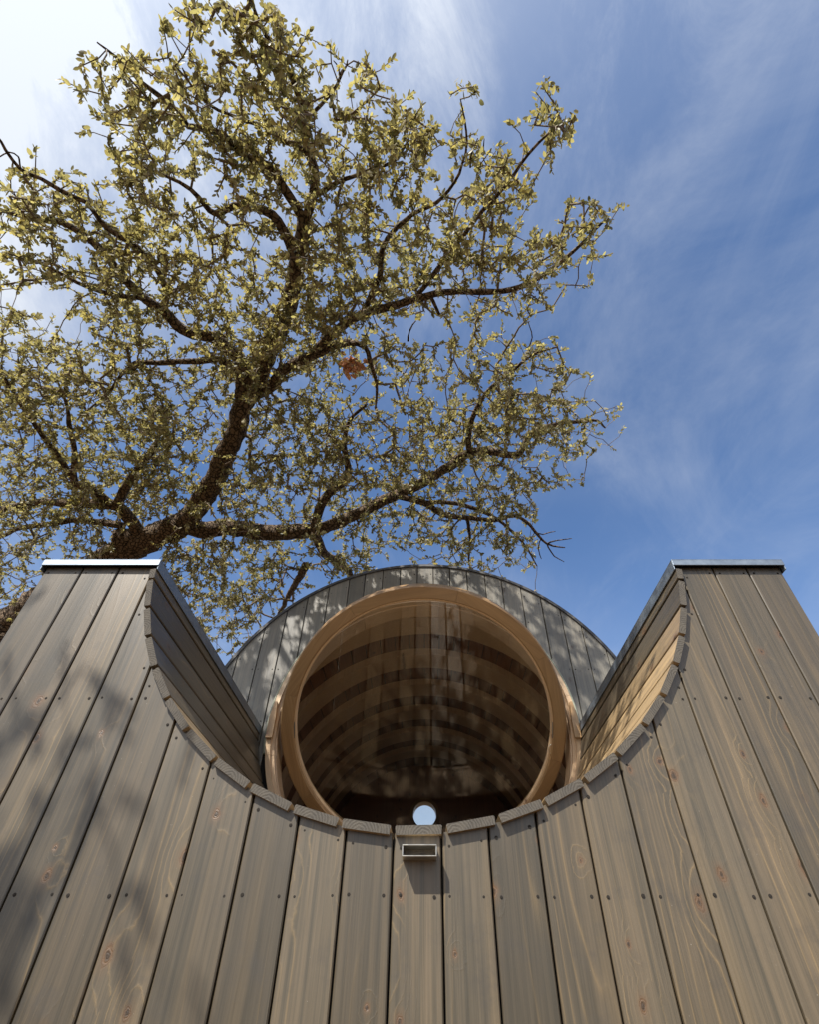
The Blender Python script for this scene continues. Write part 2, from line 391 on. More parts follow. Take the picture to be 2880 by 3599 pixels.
# added black sheet: stops light leaking through and keeps the board gaps dark
xs = np.linspace(seams[0] + .01, seams[-1] - .01, 90)
mb = add('backing', strip_board('backing', [((x + .03) * D, 0, (arc_z(x, RO - .001) - .004 - ZB) * D) for x in xs], .01), M['dark_backing'], wall, V(-.03, Y0 + .0145, ZB))
# side cladding of both shoulders, back to the gable
for side, xe in ((-1, seams[0]), (1, seams[-1])):
    nb = 12; w = (YG - .004 - Y0 - .014) / nb
    me = strip_board('plank', [(q * (w / 2 - GAP) * D, 0, (TOP - ZB) * D) for q in (-1, 0, 1)], .02)
    for k in range(nb):
        add('plank', me, M['stained'], wall, V(xe, Y0 + .014 + w * (k + .5), ZB), Matrix.Rotation(R(-90 if side < 0 else 90), 3, 'Z'))
# metal copings: folded trays over the two shoulders
RI = RO - TH
for side in (-1, 1):
    xo = (seams[0] - .005) if side < 0 else (seams[-1] + .005)
    xi = CX + side * (math.sqrt(RI ** 2 - (CZ - TOP) ** 2) - .0035)
    xa, xb = sorted((xo, xi)); t = .0022
    ya, yb = Y0 - .0135, YG - .002; zt, zl, zs = TOP + .016, TOP - .0015, TOP - .012
    il, ol = (xb - t, xb) if side < 0 else (xa, xa + t), (xa, xa + t) if side < 0 else (xb - t, xb)
    bl = [(xa, xb, ya, yb, zt - t, zt), (xa, xb, ya, ya + t, zl, zt - t - .00002),
          (*il, ya + t + .0001, yb, zs, zt - t - .00002), (*ol, ya + t + .0001, yb, zs, zt - t - .00002)]
    base = V((xa + xb) / 2, ya, TOP)
    bl = [((b[0] - (xa + xb) / 2) * D, (b[1] - (xa + xb) / 2) * D, (b[2] - ya) * D, (b[3] - ya) * D, (b[4] - TOP) * D, (b[5] - TOP) * D) for b in bl]
    o = add('coping', boxes('coping', bl), M['zinc'], wall, base)
    bv = o.modifiers.new('bevel', 'BEVEL'); bv.width = .0015; bv.segments = 2; bv.limit_method = 'ANGLE'

# ---------------------------------------------------------------- half-round channel lined with long boards
chan = tag(empty('board_channel', V(CX, Y0, CZ - RO)), 'half-round channel of long weathered boards leading back to the round window', 'channel')
ang = [-82.0, -78.9, -71.6, -64.5, -57.2, -49.8, -42.2, -34.5, -26.8, -18.9, -11.0, -2.9, 4.9, 13.1, 20.9, 28.5, 35.9, 43.5, 50.6, 57.9, 64.8, 71.8, 78.7, 82.0]
LEN = (YG - .004 - (Y0 - .011)) * D
def long_board(name, w, th, ln, ch=.003, teeth=0):
    """length along +Z, inner face at y=0 (facing -Y), outer face at y=th, end face at z=0 gets material 1"""
    h = w / 2
    prof = [(-h + ch, 0)]
    prof += [(h - ch, 0), (h, ch), (h - .002, th), (-h + .002, th), (-h, ch)]
    k = len(prof); v = [(x, y, 0) for x, y in prof] + [(x, y, ln) for x, y in prof]
    f = [tuple(range(k - 1, -1, -1)), tuple(range(k, 2 * k))]; ix = [1, 0]
    for i in range(k):
        j = (i + 1) % k; f.append((i, j, k + j, k + i)); ix.append(0)
    me = mesh(name, v, f, idx=ix); fix(me); return me
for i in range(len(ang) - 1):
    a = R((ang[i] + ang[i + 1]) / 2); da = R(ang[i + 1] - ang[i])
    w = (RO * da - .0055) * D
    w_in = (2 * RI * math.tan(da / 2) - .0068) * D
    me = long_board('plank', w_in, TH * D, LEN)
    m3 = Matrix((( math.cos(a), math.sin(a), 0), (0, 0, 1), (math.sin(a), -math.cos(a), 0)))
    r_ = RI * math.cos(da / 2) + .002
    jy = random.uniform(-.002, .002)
    add('plank', me, [M['stained'] if not -47 < math.degrees(a) < 74 else M['lining'], M['endgrain']], chan, V(CX + r_ * math.sin(a), Y0 - .011 + jy, CZ - r_ * math.cos(a)), m3)  # top boards grey stained; grey reaches lower on the left, painting in its shade
# black sheet added under the channel boards so their gaps look shaded
me = revolve('backing', [((RO + .002) * D, 0), ((RO + .006) * D, 0), ((RO + .006) * D, (YG - Y0 - .03) * D), ((RO + .002) * D, (YG - Y0 - .03) * D)], 48, 99, 261)
add('backing', me, M['dark_backing'], chan, V(CX, Y0 + .022, CZ))

# ---------------------------------------------------------------- drain spout
sx0, sx1, sz0, sz1, sp = -.0372, .0190, .1646, .1812, .033
spout = tag(empty('drain_spout', V((sx0 + sx1) / 2, Y0, sz0)), 'small rectangular metal drain spout sticking out below the notch lip', 'spout')
t = .0017; hw = (sx1 - sx0) / 2; hh = sz1 - sz0
bl = [(-hw, hw, -sp, .06, 0, t), (-hw, hw, -sp, .06, hh - t, hh), (-hw, -hw + t, -sp, .06, t + .00002, hh - t - .00002), (hw - t, hw, -sp, .06, t + .00002, hh - t - .00002)]
o = add('tube', boxes('tube', [tuple(q * D for q in b) for b in bl]), M['alu'], spout, V((sx0 + sx1) / 2, Y0, sz0))
bv = o.modifiers.new('bevel', 'BEVEL'); bv.width = .0008; bv.segments = 1
add('back_stop', boxes('back_stop', [tuple(q * D for q in (-hw + t * 1.1, hw - t * 1.1, .055, .058, t * 1.1, hh - t * 1.1))]), M['dark_backing'], spout, V((sx0 + sx1) / 2, Y0, sz0))


# ---------------------------------------------------------------- barrel cabin: round gable, shell, interior
GX, GZ, GR = -.003, .6364, .934             # barrel axis and radius
WZ = .781                                   # window centre
YB = 4.9
cabin = tag(empty('barrel_cabin', V(GX, YG + 1.4, GZ - GR)), 'barrel-shaped timber cabin with a round gable of upright grey boards', 'cabin')
gs = [-.905, -.815, -.726, -.641, -.557, -.463, -.37, -.295, -.209, -.123, -.038, .041, .122, .206, .293, .373, .461, .549, .63, .711, .796, .88]
HOLE = .612
def gz_top(x): return GZ + math.sqrt(max(0, (GR - .004) ** 2 - (x - GX) ** 2))
def gz_low(x):
    dx = abs(x + .006)
    return WZ + math.sqrt(HOLE ** 2 - dx * dx) if dx < HOLE else None
for i in range(len(gs) - 1):
    a, b = gs[i] + .0016, gs[i + 1] - .0016
    xs = [a + (b - a) * k / 8 for k in range(9)]
    lowv = [gz_low(x) for x in xs]
    for side in (-1, 1):
        xt = -.006 + side * (HOLE - .0005)
        if a < xt < b: xs.append(xt)
    xs = sorted(xs); cx = (a + b) / 2; zb = .30
    cc = []
    for x in xs:
        l = gz_low(x); cc.append(((x - cx) * D, ((zb if l is None else l) - zb) * D, (gz_top(x) - zb) * D))
    pl = add('plank', strip_board('plank', cc, .02, .0025), M['weathered'], cabin, V(cx, YG, zb) + Vector((0, random.uniform(-.001, .001), 0)))
    for xe in (a + .011, b - .011):
        zt = gz_top(xe) - .045
        l = gz_low(xe)
        if l is None or zt > l + .02: nail(pl, V(xe, YG, zt))
        for zz in (1.25, 1.02, .8):
            if (l is None or zz > l + .03) and zz < zt - .1: nail(pl, V(xe, YG, zz))
def rev(name, prof, mat, loc, parent, seg=128, a0=0, a1=360):
    return add(name, revolve(name, [(r * D, y * D) for r, y in prof], seg, a0, a1), mat, parent, loc)
# wall thickness between cladding and interior: eccentric ring
def ecc_ring(name, c0, r0, c1, r1, y0, y1, seg=96):
    v, f = [], []
    for i in range(seg):
        a = 2 * math.pi * i / seg
        for (c, r_) in ((c0, r0), (c1, r1)):
            for y in (y0, y1): v.append(((c[0] + r_ * math.sin(a)) * D, y * D, (c[1] + r_ * math.cos(a)) * D))
    for i in range(seg):
        p, q = 4 * i, 4 * ((i + 1) % seg)
        f += [(p, p + 2, q + 2, q), (p + 1, q + 1, q + 3, p + 3), (p, q, q + 1, p + 1), (p + 2, p + 3, q + 3, q + 2)]
    return fix(mesh(name, v, f))
add('gable_lining', ecc_ring('gable_lining', (0, 0), GR - .012, (-.003, WZ - GZ), HOLE - .001, .0135, .128), M['dark_backing'], cabin, V(GX, YG, GZ))
rev('shell', [(GR - .040, .129), (GR - .002, .129), (GR - .002, YB - YG + .12), (GR - .040, YB - YG + .12)], M['dark_metal'], V(GX, YG, GZ), cabin)
rev('edge_trim', [(GR - .006, -.008), (GR + .006, -.008), (GR + .006, .1285), (GR - .006, .1285)], M['dark_metal'], V(GX, YG, GZ), cabin, 160)
RC = .882                                   # interior ceiling radius
nb = 64
L2 = (YB - YG - .135) * D
cb = long_board('ceiling_plank', (2 * RC * math.tan(math.pi / nb) - .004) * D, .010 * D, L2)
for k in range(nb):
    a = 2 * math.pi * (k + .5) / nb
    if math.cos(a) > .55: continue                      # below the floor
    m3 = Matrix(((math.cos(a), math.sin(a), 0), (0, 0, 1), (math.sin(a), -math.cos(a), 0)))
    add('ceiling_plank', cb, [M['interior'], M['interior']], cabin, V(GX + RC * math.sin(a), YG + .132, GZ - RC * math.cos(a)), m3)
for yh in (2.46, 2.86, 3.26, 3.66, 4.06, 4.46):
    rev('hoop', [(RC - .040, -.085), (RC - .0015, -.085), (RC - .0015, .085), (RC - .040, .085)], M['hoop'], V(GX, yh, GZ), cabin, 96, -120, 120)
zf = GZ - .50
add('floor', boxes('floor', [(-.74 * D, .74 * D, 0, (YB - YG - .14) * D, -.03 * D, 0)]), M['floor'], cabin, V(GX, YG + .134, zf))
PZ = 1.130
add('back_wall', ecc_ring('back_wall', (0, 0), RC + .003, (0, PZ - GZ), .118, 0, .10), M['interior'], cabin, V(GX, YB, GZ))
ph = tag(empty('porthole', V(GX, YB, PZ - .12)), 'small round porthole in the far end wall, bright with sky', 'window')
rev('frame', [(.098, -.012), (.104, -.016), (.126, -.016), (.126, -.001), (.1175, -.0005), (.1175, .11), (.098, .11)], M['frame'], V(GX, YB, PZ), ph, 64)
rev('pane', [(.0005, .088), (.0978, .088), (.0978, .091), (.0005, .091)], M['glass'], V(GX, YB, PZ), ph, 64)

# ---------------------------------------------------------------- round window: fixed ring, seal, pivots and tilted sash
win = tag(empty('round_window', V(-.006, YG, WZ - .61)), 'large round pivoting window with oiled timber ring and tilted glazed sash', 'window')
wc = V(-.006, YG, WZ)
FIXP = [(.590, -.020), (.6085, -.018), (.6085, .1275), (.577, .1275), (.577, .030), (.582, .028), (.582, .012), (.577, .010), (.577, -.006), (.590, -.006)]
def ring_segments(name, prof, nseg, off, mat, parent, loc, sub_level=False):
    rm = sum(p[0] for p in prof) / len(prof) * D
    for k in range(nseg):
        g = .05; a0, a1 = off + 360 * k / nseg + g, off + 360 * (k + 1) / nseg - g
        me = revolve(name, [(r * D, y * D) for r, y in prof], max(8, 160 // nseg), a0, a1)
        am = R((a0 + a1) / 2); rd = Vector((math.sin(am), 0, math.cos(am))); tg = Vector((-math.cos(am), 0, math.sin(am)))
        for v_ in me.vertices:
            p = v_.co.copy(); v_.co = (p.dot(rd) - rm, p.y, p.dot(tg))
        m3 = Matrix((rd, (0, 1, 0), tg)).transposed()
        if sub_level:
            me.materials.append(mat); o = bpy.data.objects.new(name, me); col.objects.link(o); o.parent = parent
            m4 = m3.to_4x4(); m4.translation = rd * rm; o.matrix_local = m4
        else: add(name, me, mat, parent, loc + rd * rm, m3)
ring_segments('frame_segment', FIXP, 10, 7, M['hoop'], win, wc)
rev('seal', [(.6135 + .0062 * math.cos(q * math.pi / 4), -.007 + .0062 * math.sin(q * math.pi / 4)) for q in range(8)], M['gasket'], wc, win, 120, -100, 100)
for side in (-1, 1):
    prof = [(-.013, -.055), (.012, -.055), (.014, .020), (.004, .085), (-.006, .085), (-.012, .02)]
    v = [(x * side * D, y * D, z * D) for y in (-.034, -.0205) for x, z in prof]; k = len(prof)
    f = [tuple(range(k)), tuple(range(2 * k - 1, k - 1, -1))] + [(i, (i + 1) % k, k + (i + 1) % k, k + i) for i in range(k)]
    add('pivot_block', fix(mesh('pivot_block', v, f)), M['frame'], win, wc + Vector((side * .5935 * D, 0, 0)))
TILT = R(46)
sash = add('sash', revolve('sash', [(r * D, y * D) for r, y in [(.499, -.003), (.503, -.011), (.5088, -.012), (.5088, -.001), (.499, -.001)]], 160), M['hoop'], win, wc, Matrix.Rotation(TILT, 3, 'X'))
ring_segments('rim_segment', [(.509, -.014), (.513, -.020), (.556, -.020), (.561, -.016), (.561, .026), (.509, .026)], 8, 14, M['frame'], sash, None, True)
def sub(name, me, mat, loc=(0, 0, 0)):
    me.materials.append(mat); o = bpy.data.objects.new(name, me); col.objects.link(o); o.parent = sash; o.location = Vector(loc) * D; return o
sub('pane', revolve('pane', [(.0005 * D, 0), (.5088 * D, 0), (.5088 * D, .003 * D), (.0005 * D, .003 * D)], 128), M['glass'])
for side in (-1, 1):
    sub('hinge_plate', boxes('hinge_plate', [tuple(q * D for q in (-.0008, .0012, -.0105, .012, -.032, .032))]), M['hinge'], (side * .5068, -.004, -.01))
hk = []
for q in range(13):
    a = math.pi * q / 12; hk.append((-.012 * math.sin(a), -.014, .018 * math.cos(a)))
def tube(name, pts, radii, seg=8, mat=None, caps=True):
    pts = [Vector(p) for p in pts]; v, f = [], []; n = len(pts); ref = None
    for i, p in enumerate(pts):
        tdir = (pts[min(i + 1, n - 1)] - pts[max(i - 1, 0)]).normalized()
        if ref is None: ref = tdir.orthogonal().normalized()
        ref = (ref - tdir * ref.dot(tdir)).normalized(); bi = tdir.cross(ref)
        for k in range(seg):
            a = 2 * math.pi * k / seg; v.append(p + (ref * math.cos(a) + bi * math.sin(a)) * radii[i])
    for i in range(n - 1):
        for k in range(seg):
            k2 = (k + 1) % seg; f.append((i * seg + k, i * seg + k2, (i + 1) * seg + k2, (i + 1) * seg + k))
    if caps: f += [tuple(reversed(range(seg))), tuple((n - 1) * seg + k for k in range(seg))]
    return mesh(name, v, f, True)
sub('latch_hook', tube('latch_hook', [Vector(p) * D for p in hk], [.0025] * 13), M['alu'], (.503, 0, -.085))

# ---------------------------------------------------------------- holm oak
def hb(v):                                  # height above the lens of the crown's layer, from where it stands over or behind the cabin
    return float(np.interp(v, [-500, 0, 500, 1000, 1400, 1700, 2000, 2300], [3.2, 3.35, 3.6, 3.85, 3.85, 3.6, 3.3, 3.0]))
def at(u, v, k=1.0):
    d_ = ray(u, v); t_ = hb(v) * k / d_[2]; p = d_ * t_; return np.array([p[0], p[1], p[2] + CH]), t_
LIMBS = [  # (name, pixels along the limb, radius in px at start and end, height factor)
 ('limb', [(647,1835),(703,1772),(758,1682),(793,1598),(828,1515),(849,1431),(883,1390)], 38, 31, 1.0),
 ('limb', [(883,1390),(953,1362),(1002,1299),(1085,1257),(1183,1216),(1230,1205)], 24, 12, 1.0),
 ('limb', [(1085,1257),(1180,1165),(1278,1104),(1362,1083),(1459,1057),(1577,1023),(1696,1026),(1800,1016),(1897,974),(1988,911),(2064,842),(2115,785),(2140,770)], 17, 2.5, .97),
 ('limb', [(1230,1205),(1285,1220),(1306,1292),(1323,1348),(1320,1431)], 11, 3, .98),
 ('limb', [(883,1390),(920,1290),(965,1180),(1010,1080),(1030,995),(1050,904),(1064,814),(1068,779)], 34, 24, 1.02),
 ('limb', [(1068,779),(1022,696),(974,626),(946,584),(870,556),(800,494),(730,452),(661,445),(605,376),(550,327),(465,260),(400,200),(340,150)], 18, 2.5, 1.02),
 ('limb', [(1068,779),(1099,696),(1106,591),(1078,529),(1064,431),(1057,348),(1009,237),(960,174),(904,70),(860,-60)], 18, 4, 1.04),
 ('limb', [(1036,900),(995,807),(960,758),(897,730),(828,723),(772,751),(737,744),(668,668),(598,626),(540,600)], 18, 3, 1.0),
 ('limb', [(1085,536),(974,480),(953,445),(863,424),(765,390),(690,330),(640,240)], 10, 2.5, 1.05),
 ('limb', [(1099,696),(1180,640),(1290,600),(1400,560),(1440,480)], 10, 2.5, 1.02),
 ('limb', [(1064,431),(1130,360),(1180,300),(1200,250),(1222,212)], 8, 2, 1.05),
 ('limb', [(1278,1104),(1330,980),(1350,860),(1440,760),(1560,690),(1640,540),(1620,350)], 12, 2, 1.02),
 ('limb', [(1459,1057),(1560,920),(1700,740),(1800,620),(1860,545),(1930,470),(1985,420)], 9, 2, .94),
 ('limb', [(849,1400),(849,1278),(786,1216),(737,1181),(640,1160),(577,1097),(501,1050),(431,974),(334,863),(236,793),(132,772),(0,737),(-150,690)], 24, 4, 1.0),
 ('limb', [(577,1097),(577,1002),(515,897),(452,849),(376,800),(306,716),(215,670),(139,626),(70,598),(20,530),(-20,470),(-120,430)], 11, 3, .95),
 ('limb', [(501,1050),(390,1036),(299,1009),(209,960),(139,925),(30,890)], 9, 2.5, .95),
 ('limb', [(830,1300),(772,1264),(696,1271),(626,1271),(556,1278),(473,1278),(417,1327),(376,1383),(300,1450)], 14, 2.5, .97),
 ('limb', [(660,1850),(730,1862),(800,1852),(904,1868),(1009,1873),(1104,1863)], 31, 25, 1.02),
 ('limb', [(1104,1863),(1209,1828),(1313,1779),(1390,1741),(1487,1696),(1591,1633),(1654,1591),(1737,1591),(1821,1598),(1863,1536),(1939,1494),(2043,1480),(2100,1480),(2130,1505)], 23, 2.5, 1.02),
 ('limb', [(1654,1591),(1647,1543),(1661,1473),(1696,1403),(1737,1355),(1800,1306),(1870,1250),(1960,1220)], 12, 2.5, 1.0),
 ('limb', [(1390,1741),(1487,1765),(1556,1807),(1640,1821),(1730,1828),(1821,1815),(1883,1870),(1925,1911),(1988,1925)], 12, 2, 1.0),
 ('limb', [(1487,1765),(1600,1770),(1700,1800),(1780,1850),(1850,1920),(1890,1990)], 9, 2, 1.06),
 ('limb', [(1640,1821),(1654,1897),(1648,1985)], 7, 2.5, 1.0),
 ('limb', [(1104,1863),(1125,1786),(1160,1730),(1216,1682),(1223,1626),(1209,1557),(1230,1480),(1290,1420)], 19, 4, 1.0),
 ('limb', [(1104,1870),(1139,1946),(1195,1974),(1223,2002),(1245,2050),(1300,2150)], 17, 6, 1.05),
 ('limb', [(500,1895),(487,1870),(445,1807),(397,1772),(313,1769),(230,1772),(139,1765),(0,1793),(-160,1830)], 24, 6, 1.0),
 ('limb', [(410,1772),(445,1710),(487,1647),(536,1584),(556,1536),(600,1450)], 18, 3, 1.0),
 ('limb', [(390,1772),(334,1730),(271,1703),(257,1668),(261,1591),(243,1487),(236,1431),(200,1330)], 15, 3, .98),
 ('limb', [(271,1703),(209,1612),(139,1515),(60,1400),(0,1310),(-80,1230)], 10, 3, .96),
 ('bare_twig', [(1925,1911),(1960,1900),(2012,1893)], 3, 1.2, 1.0),
 ('bare_twig', [(1925,1911),(1950,1955),(1985,1975)], 3, 1.2, 1.0),
 ('bare_twig', [(1883,1870),(1912,1880),(1955,1868)], 3, 1.2, 1.0),
 ('bare_twig', [(1905,1890),(1895,1930),(1905,1965)], 2.5, 1.2, 1.0),
 ('bare_twig', [(1195,262),(1182,235),(1172,215)], 3.5, 1.6, 1.05),
 ('bare_twig', [(1515,1045),(1530,1075),(1548,1112)], 6.5, 5, 1.0),
 ('bare_twig', [(1655,590),(1662,530),(1681,487)], 3.5, 2, 1.0),
 ('bare_twig', [(1702,545),(1701,515),(1704,488)], 3, 1.6, 1.0),
 ('bare_twig', [(1850,1255),(1873,1190),(1858,1130)], 2.5, 1.4, 1.0),
 ('bare_twig', [(1435,1200),(1440,1165),(1463,1128)], 4, 2, 1.0),
 ('bare_twig', [(70,598),(62,555),(32,538),(0,552)], 3, 2, .95),
 ('limb', [(430,1850),(390,1842),(278,1828),(174,1842),(70,1856),(0,1890),(-150,1960)], 14, 4, 1.02),
]
GRID = """
00023278962000000000000
00154125798510000000000
00267689897446100000000
00157798898566444005200
00026788989668875048300
12207768988869866644100
66768667777789756870200
77778876666788678742450
46788866676888888678720
46778887578889888777400
31568888789999645663000
65367737899986225421000
78757546898776555566000
88876667764544577776300
87678875578755788886640
65688884677875778877620
76788874688767766765200
87766875776666777662000
56653445555466566651000
55452267775564346440000
42000067762320000120000
40000047630000000000000
10000004300000000000000
""".split()
def build_tree():
    pos, parent_i, rad0 = [], [], []             # skeleton graph
    base_w = np.array([-5.6, 5.0, -.05])
    tr_pts = [base_w, np.array([-5.35, 4.9, .9]), np.array([-4.9, 4.75, 2.0])]
    tr_r = [.33, .25, .20]
    for (u, v, k, rp) in ((40, 2200, 1.0, 62), (220, 2075, 1.0, 58), (420, 1945, 1.0, 47), (543, 1883, 1.0, 45), (647, 1835, 1.0, 42)):
        p, t_ = at(u, v, k); tr_pts.append(p); tr_r.append(rp * t_ / 1803)
    def smooth_path(pts, rs, step=.05, wob=.012):
        pts = np.array(pts); rs = np.array(rs); out, ro = [], []
        n = len(pts)
        for i in range(n - 1):
            p0, p1, p2, p3 = pts[max(i - 1, 0)], pts[i], pts[i + 1], pts[min(i + 2, n - 1)]
            m = max(2, int(np.linalg.norm(p2 - p1) / step))
            for k in range(m):
                t = k / m
                out.append(.5 * ((2 * p1) + (-p0 + p2) * t + (2 * p0 - 5 * p1 + 4 * p2 - p3) * t * t + (-p0 + 3 * p1 - 3 * p2 + p3) * t ** 3))
                ro.append(rs[i] * (1 - t) + rs[i + 1] * t)
        out.append(pts[-1]); ro.append(rs[-1])
        out = np.array(out); 
        for i in range(1, len(out) - 1):
            nv = mnoise.noise_vector(Vector(out[i]) * 4.0); out[i] += np.array(nv) * wob + np.array(mnoise.noise_vector(Vector(out[i]) * 11.0)) * wob * .6
        return out, np.array(ro)
    tree = tag(empty('holm_oak', base_w), 'large leaning evergreen oak arching over the cabin with small olive leaves', 'tree')
    def limb_mesh(name, pts, rs, mat=M['bark'], seg=14):
        base = Vector(pts[0])
        v, f = [], []; n = len(pts); P = [Vector(p) for p in pts]; ref = None
        for i, p in enumerate(P):
            td = (P[min(i + 1, n - 1)] - P[max(i - 1, 0)]).normalized()
            if ref is None: ref = td.orthogonal().normalized()
            ref = (ref - td * ref.dot(td)).normalized(); bi = td.cross(ref)
            for k in range(seg):
                a = 2 * math.pi * k / seg; dr = ref * math.cos(a) + bi * math.sin(a)
                q = p + dr * rs[i]
                r_ = rs[i] * (1 + .15 * mnoise.noise(q * 9) + .16 * mnoise.noise(q * 30))
                v.append(p + dr * r_ - base)
        for i in range(n - 1):
            for k in range(seg):
                k2 = (k + 1) % seg; f.append((i * seg + k, i * seg + k2, (i + 1) * seg + k2, (i + 1) * seg + k))
        f += [tuple(reversed(range(seg))), tuple((n - 1) * seg + k for k in range(seg))]
        return add(name, mesh(name, v, f, True), mat, tree, base)
    tp, trr = smooth_path(tr_pts, tr_r, .035, .02)
    limb_mesh('trunk', tp, trr, seg=26)
    NODES = [tp[len(tp) // 2:]]
    for (nm, px, r0, r1, k) in LIMBS:
        pts, rs = [], []
        for i, (u, v) in enumerate(px):
            f_ = i / (len(px) - 1); kk = 1.0 * (1 - min(1, f_ * 3)) + k * min(1, f_ * 3)
            p, t_ = at(u, v, kk); pts.append(p); rs.append((r0 * (1 - f_) ** .8 + r1 * (1 - (1 - f_) ** .8)) * t_ / 1803)
        q, rr = smooth_path(pts, rs, .035 if r0 > 20 else .05, .010)
        limb_mesh(nm, q, rr, seg=18 if r0 > 20 else (10 if r0 > 7 else 7))
        if nm == 'limb': NODES.append(q[::2])
    nodes = np.concatenate(NODES)
    # broken stub and scar where an old limb was cut from the trunk
    p0, t0 = at(470, 1900); p1, _ = at(395, 1898, .985)
    limb_mesh('cut_stub', *smooth_path([p0, (p0 + p1) / 2, p1], [.13, .125, .10], .03, .0), seg=18)
    # shoots: where the crown carries leaves
    sh = []
    for r_, row in enumerate(GRID):
        for c_, ch in enumerate(row):
            dn = int(ch)
            if not dn: continue
            u0, v0 = c_ * 100, r_ * 100
            t_ = hb(v0 + 50) / ray(u0 + 50, v0 + 50)[2]
            n_ = SHOOT * 8 * (dn / 8) ** 2.1 * (t_ / 3.0) ** 2.5
            n_ = int(n_) + (rng.random() < n_ - int(n_))
            for _ in range(n_):
                u, v = u0 + rng.uniform(-8, 108) - 14, v0 + rng.uniform(-8, 108) + 8
                kk = 1 + .10 * mnoise.noise((u * .004, v * .004, 3.1)) + rng.normal(0, .075)
                p_ = at(u, v, max(.8, min(1.22, kk)))[0]
                if rng.random() < .62 + 1.5 * mnoise.noise(Vector(p_) * 3.4): sh.append(p_)          # shoots gather in tufts
    # crown beyond the frame: to the left and over the camera's left shoulder
    for (cx, cy, cz, rx, ry, rz, n_) in ((-3.6, 3.6, 3.9, .9, .9, .5, 110), (-4.2, 4.6, 3.7, .9, .9, .6, 110), (-3.9, 2.0, 4.1, .6, .7, .4, 70), (-3.5, .9, 4.1, .6, .7, .35, 40), (-2.75, -.72, 3.95, .62, .5, .3, 130),
                                        (-5.4, 5.2, 4.0, 1.0, 1.0, .6, 90), (-3.9, 6.2, 3.6, 1., .8, .5, 70), (-2.0, 5.9, 3.9, 1.2, .7, .5, 90)):
        for _ in range(n_):
            g = rng.normal(0, .55, 3); sh.append(np.array([cx + g[0] * rx, cy + g[1] * ry, cz + g[2] * rz]))
    extra = [[(-3.9, 3.6, 3.6), (-4.4, 3.0, 3.95), (-4.0, 1.6, 4.1), (-3.4, .5, 4.1), (-2.75, -.72, 3.95)], [(-4.9, 4.75, 2.6), (-5.1, 5.0, 3.3), (-5.4, 5.2, 4.2)], [(-2.9, 4.6, 3.6), (-3.2, 5.5, 3.7), (-3.9, 6.3, 3.8)], [(-1.2, 4.1, 3.7), (-1.6, 5.0, 3.9), (-2.0, 5.9, 4.1)]]
    for e in extra:
        if e[0][0] == -3.9: e = [tuple(at(-160, 1830)[0])] + e[1:]
        q, rr = smooth_path(e, np.linspace(.045, .012, len(e)), .06, .02); limb_mesh('limb', q, rr, seg=8); nodes = np.concatenate([nodes, q])
    sh = np.array(sh)
    # connect every shoot to the nearest wood, nearest first; new twigs can carry later ones
    buf = np.zeros((len(nodes) + len(sh) * 9, 3)); nn = len(nodes); buf[:nn] = nodes
    par = -np.ones(len(buf), int); isn = np.zeros(len(buf), bool)
    dmin = np.full(len(sh), 1e9)
    for i in range(0, nn, 200):
        dd = ((sh[:, None, :] - buf[None, i:min(nn, i + 200)]) ** 2).sum(2).min(1); dmin = np.minimum(dmin, dd)
    order = np.argsort(dmin); tips = []; N0 = nn
    for s_ in order:
        p = sh[s_]; d2 = ((buf[:nn] - p) ** 2).sum(1); j = int(d2.argmin()); L = math.sqrt(d2[j])
        m = max(1, min(7, int(L / .07))); a = buf[j].copy(); last = j
        if par[j] >= 0: dirp = buf[j] - buf[par[j]]
        else: dirp = rng.normal(0, .03, 3)
        ctrl = a + (p - a) * .45 + dirp / (np.linalg.norm(dirp) + 1e-6) * L * .08 + rng.normal(0, .05 * L, 3)
        for k in range(1, m + 1):
            t = k / m; q = (1 - t) ** 2 * a + 2 * t * (1 - t) * ctrl + t * t * p
            if k < m: q = q + rng.normal(0, .006, 3)
            buf[nn] = q; par[nn] = last; last = nn; nn += 1
        tips.append(last)
    load = np.zeros(nn)
    load[tips] += 1
    for i in range(nn - 1, N0 - 1, -1):
        if par[i] >= N0: load[par[i]] += load[i]
    rad = .0013 + .0012 * np.sqrt(load)
    # twigs as slender prisms
    idx = np.arange(N0, nn); A = buf[par[idx]]; B = buf[idx]; rb = rad[idx]; ra = np.where(par[idx] >= N0, rad[par[idx]], rad[idx])
    dv = B - A; L = np.linalg.norm(dv, axis=1, keepdims=True) + 1e-9; dv /= L
    up = np.where(np.abs(dv[:, 2:3]) < .9, np.array([[0, 0, 1.]]), np.array([[1., 0, 0]]))
    e1 = np.cross(dv, up); e1 /= np.linalg.norm(e1, axis=1, keepdims=True); e2 = np.cross(dv, e1)
    K = 5; vv = []
    for k in range(K):
        a = 2 * math.pi * k / K; dr = e1 * math.cos(a) + e2 * math.sin(a); vv.append(A - dv * .3 * ra[:, None] + dr * ra[:, None]); vv.append(B + dr * rb[:, None])
    vv = np.stack(vv, 1)                                                     # (n, 2K, 3)
    n = len(idx); bs = (np.arange(n) * 2 * K)[:, None, None]
    q = np.array([[2 * k, 2 * ((k + 1) % K), 2 * ((k + 1) % K) + 1, 2 * k + 1] for k in range(K)])[None]
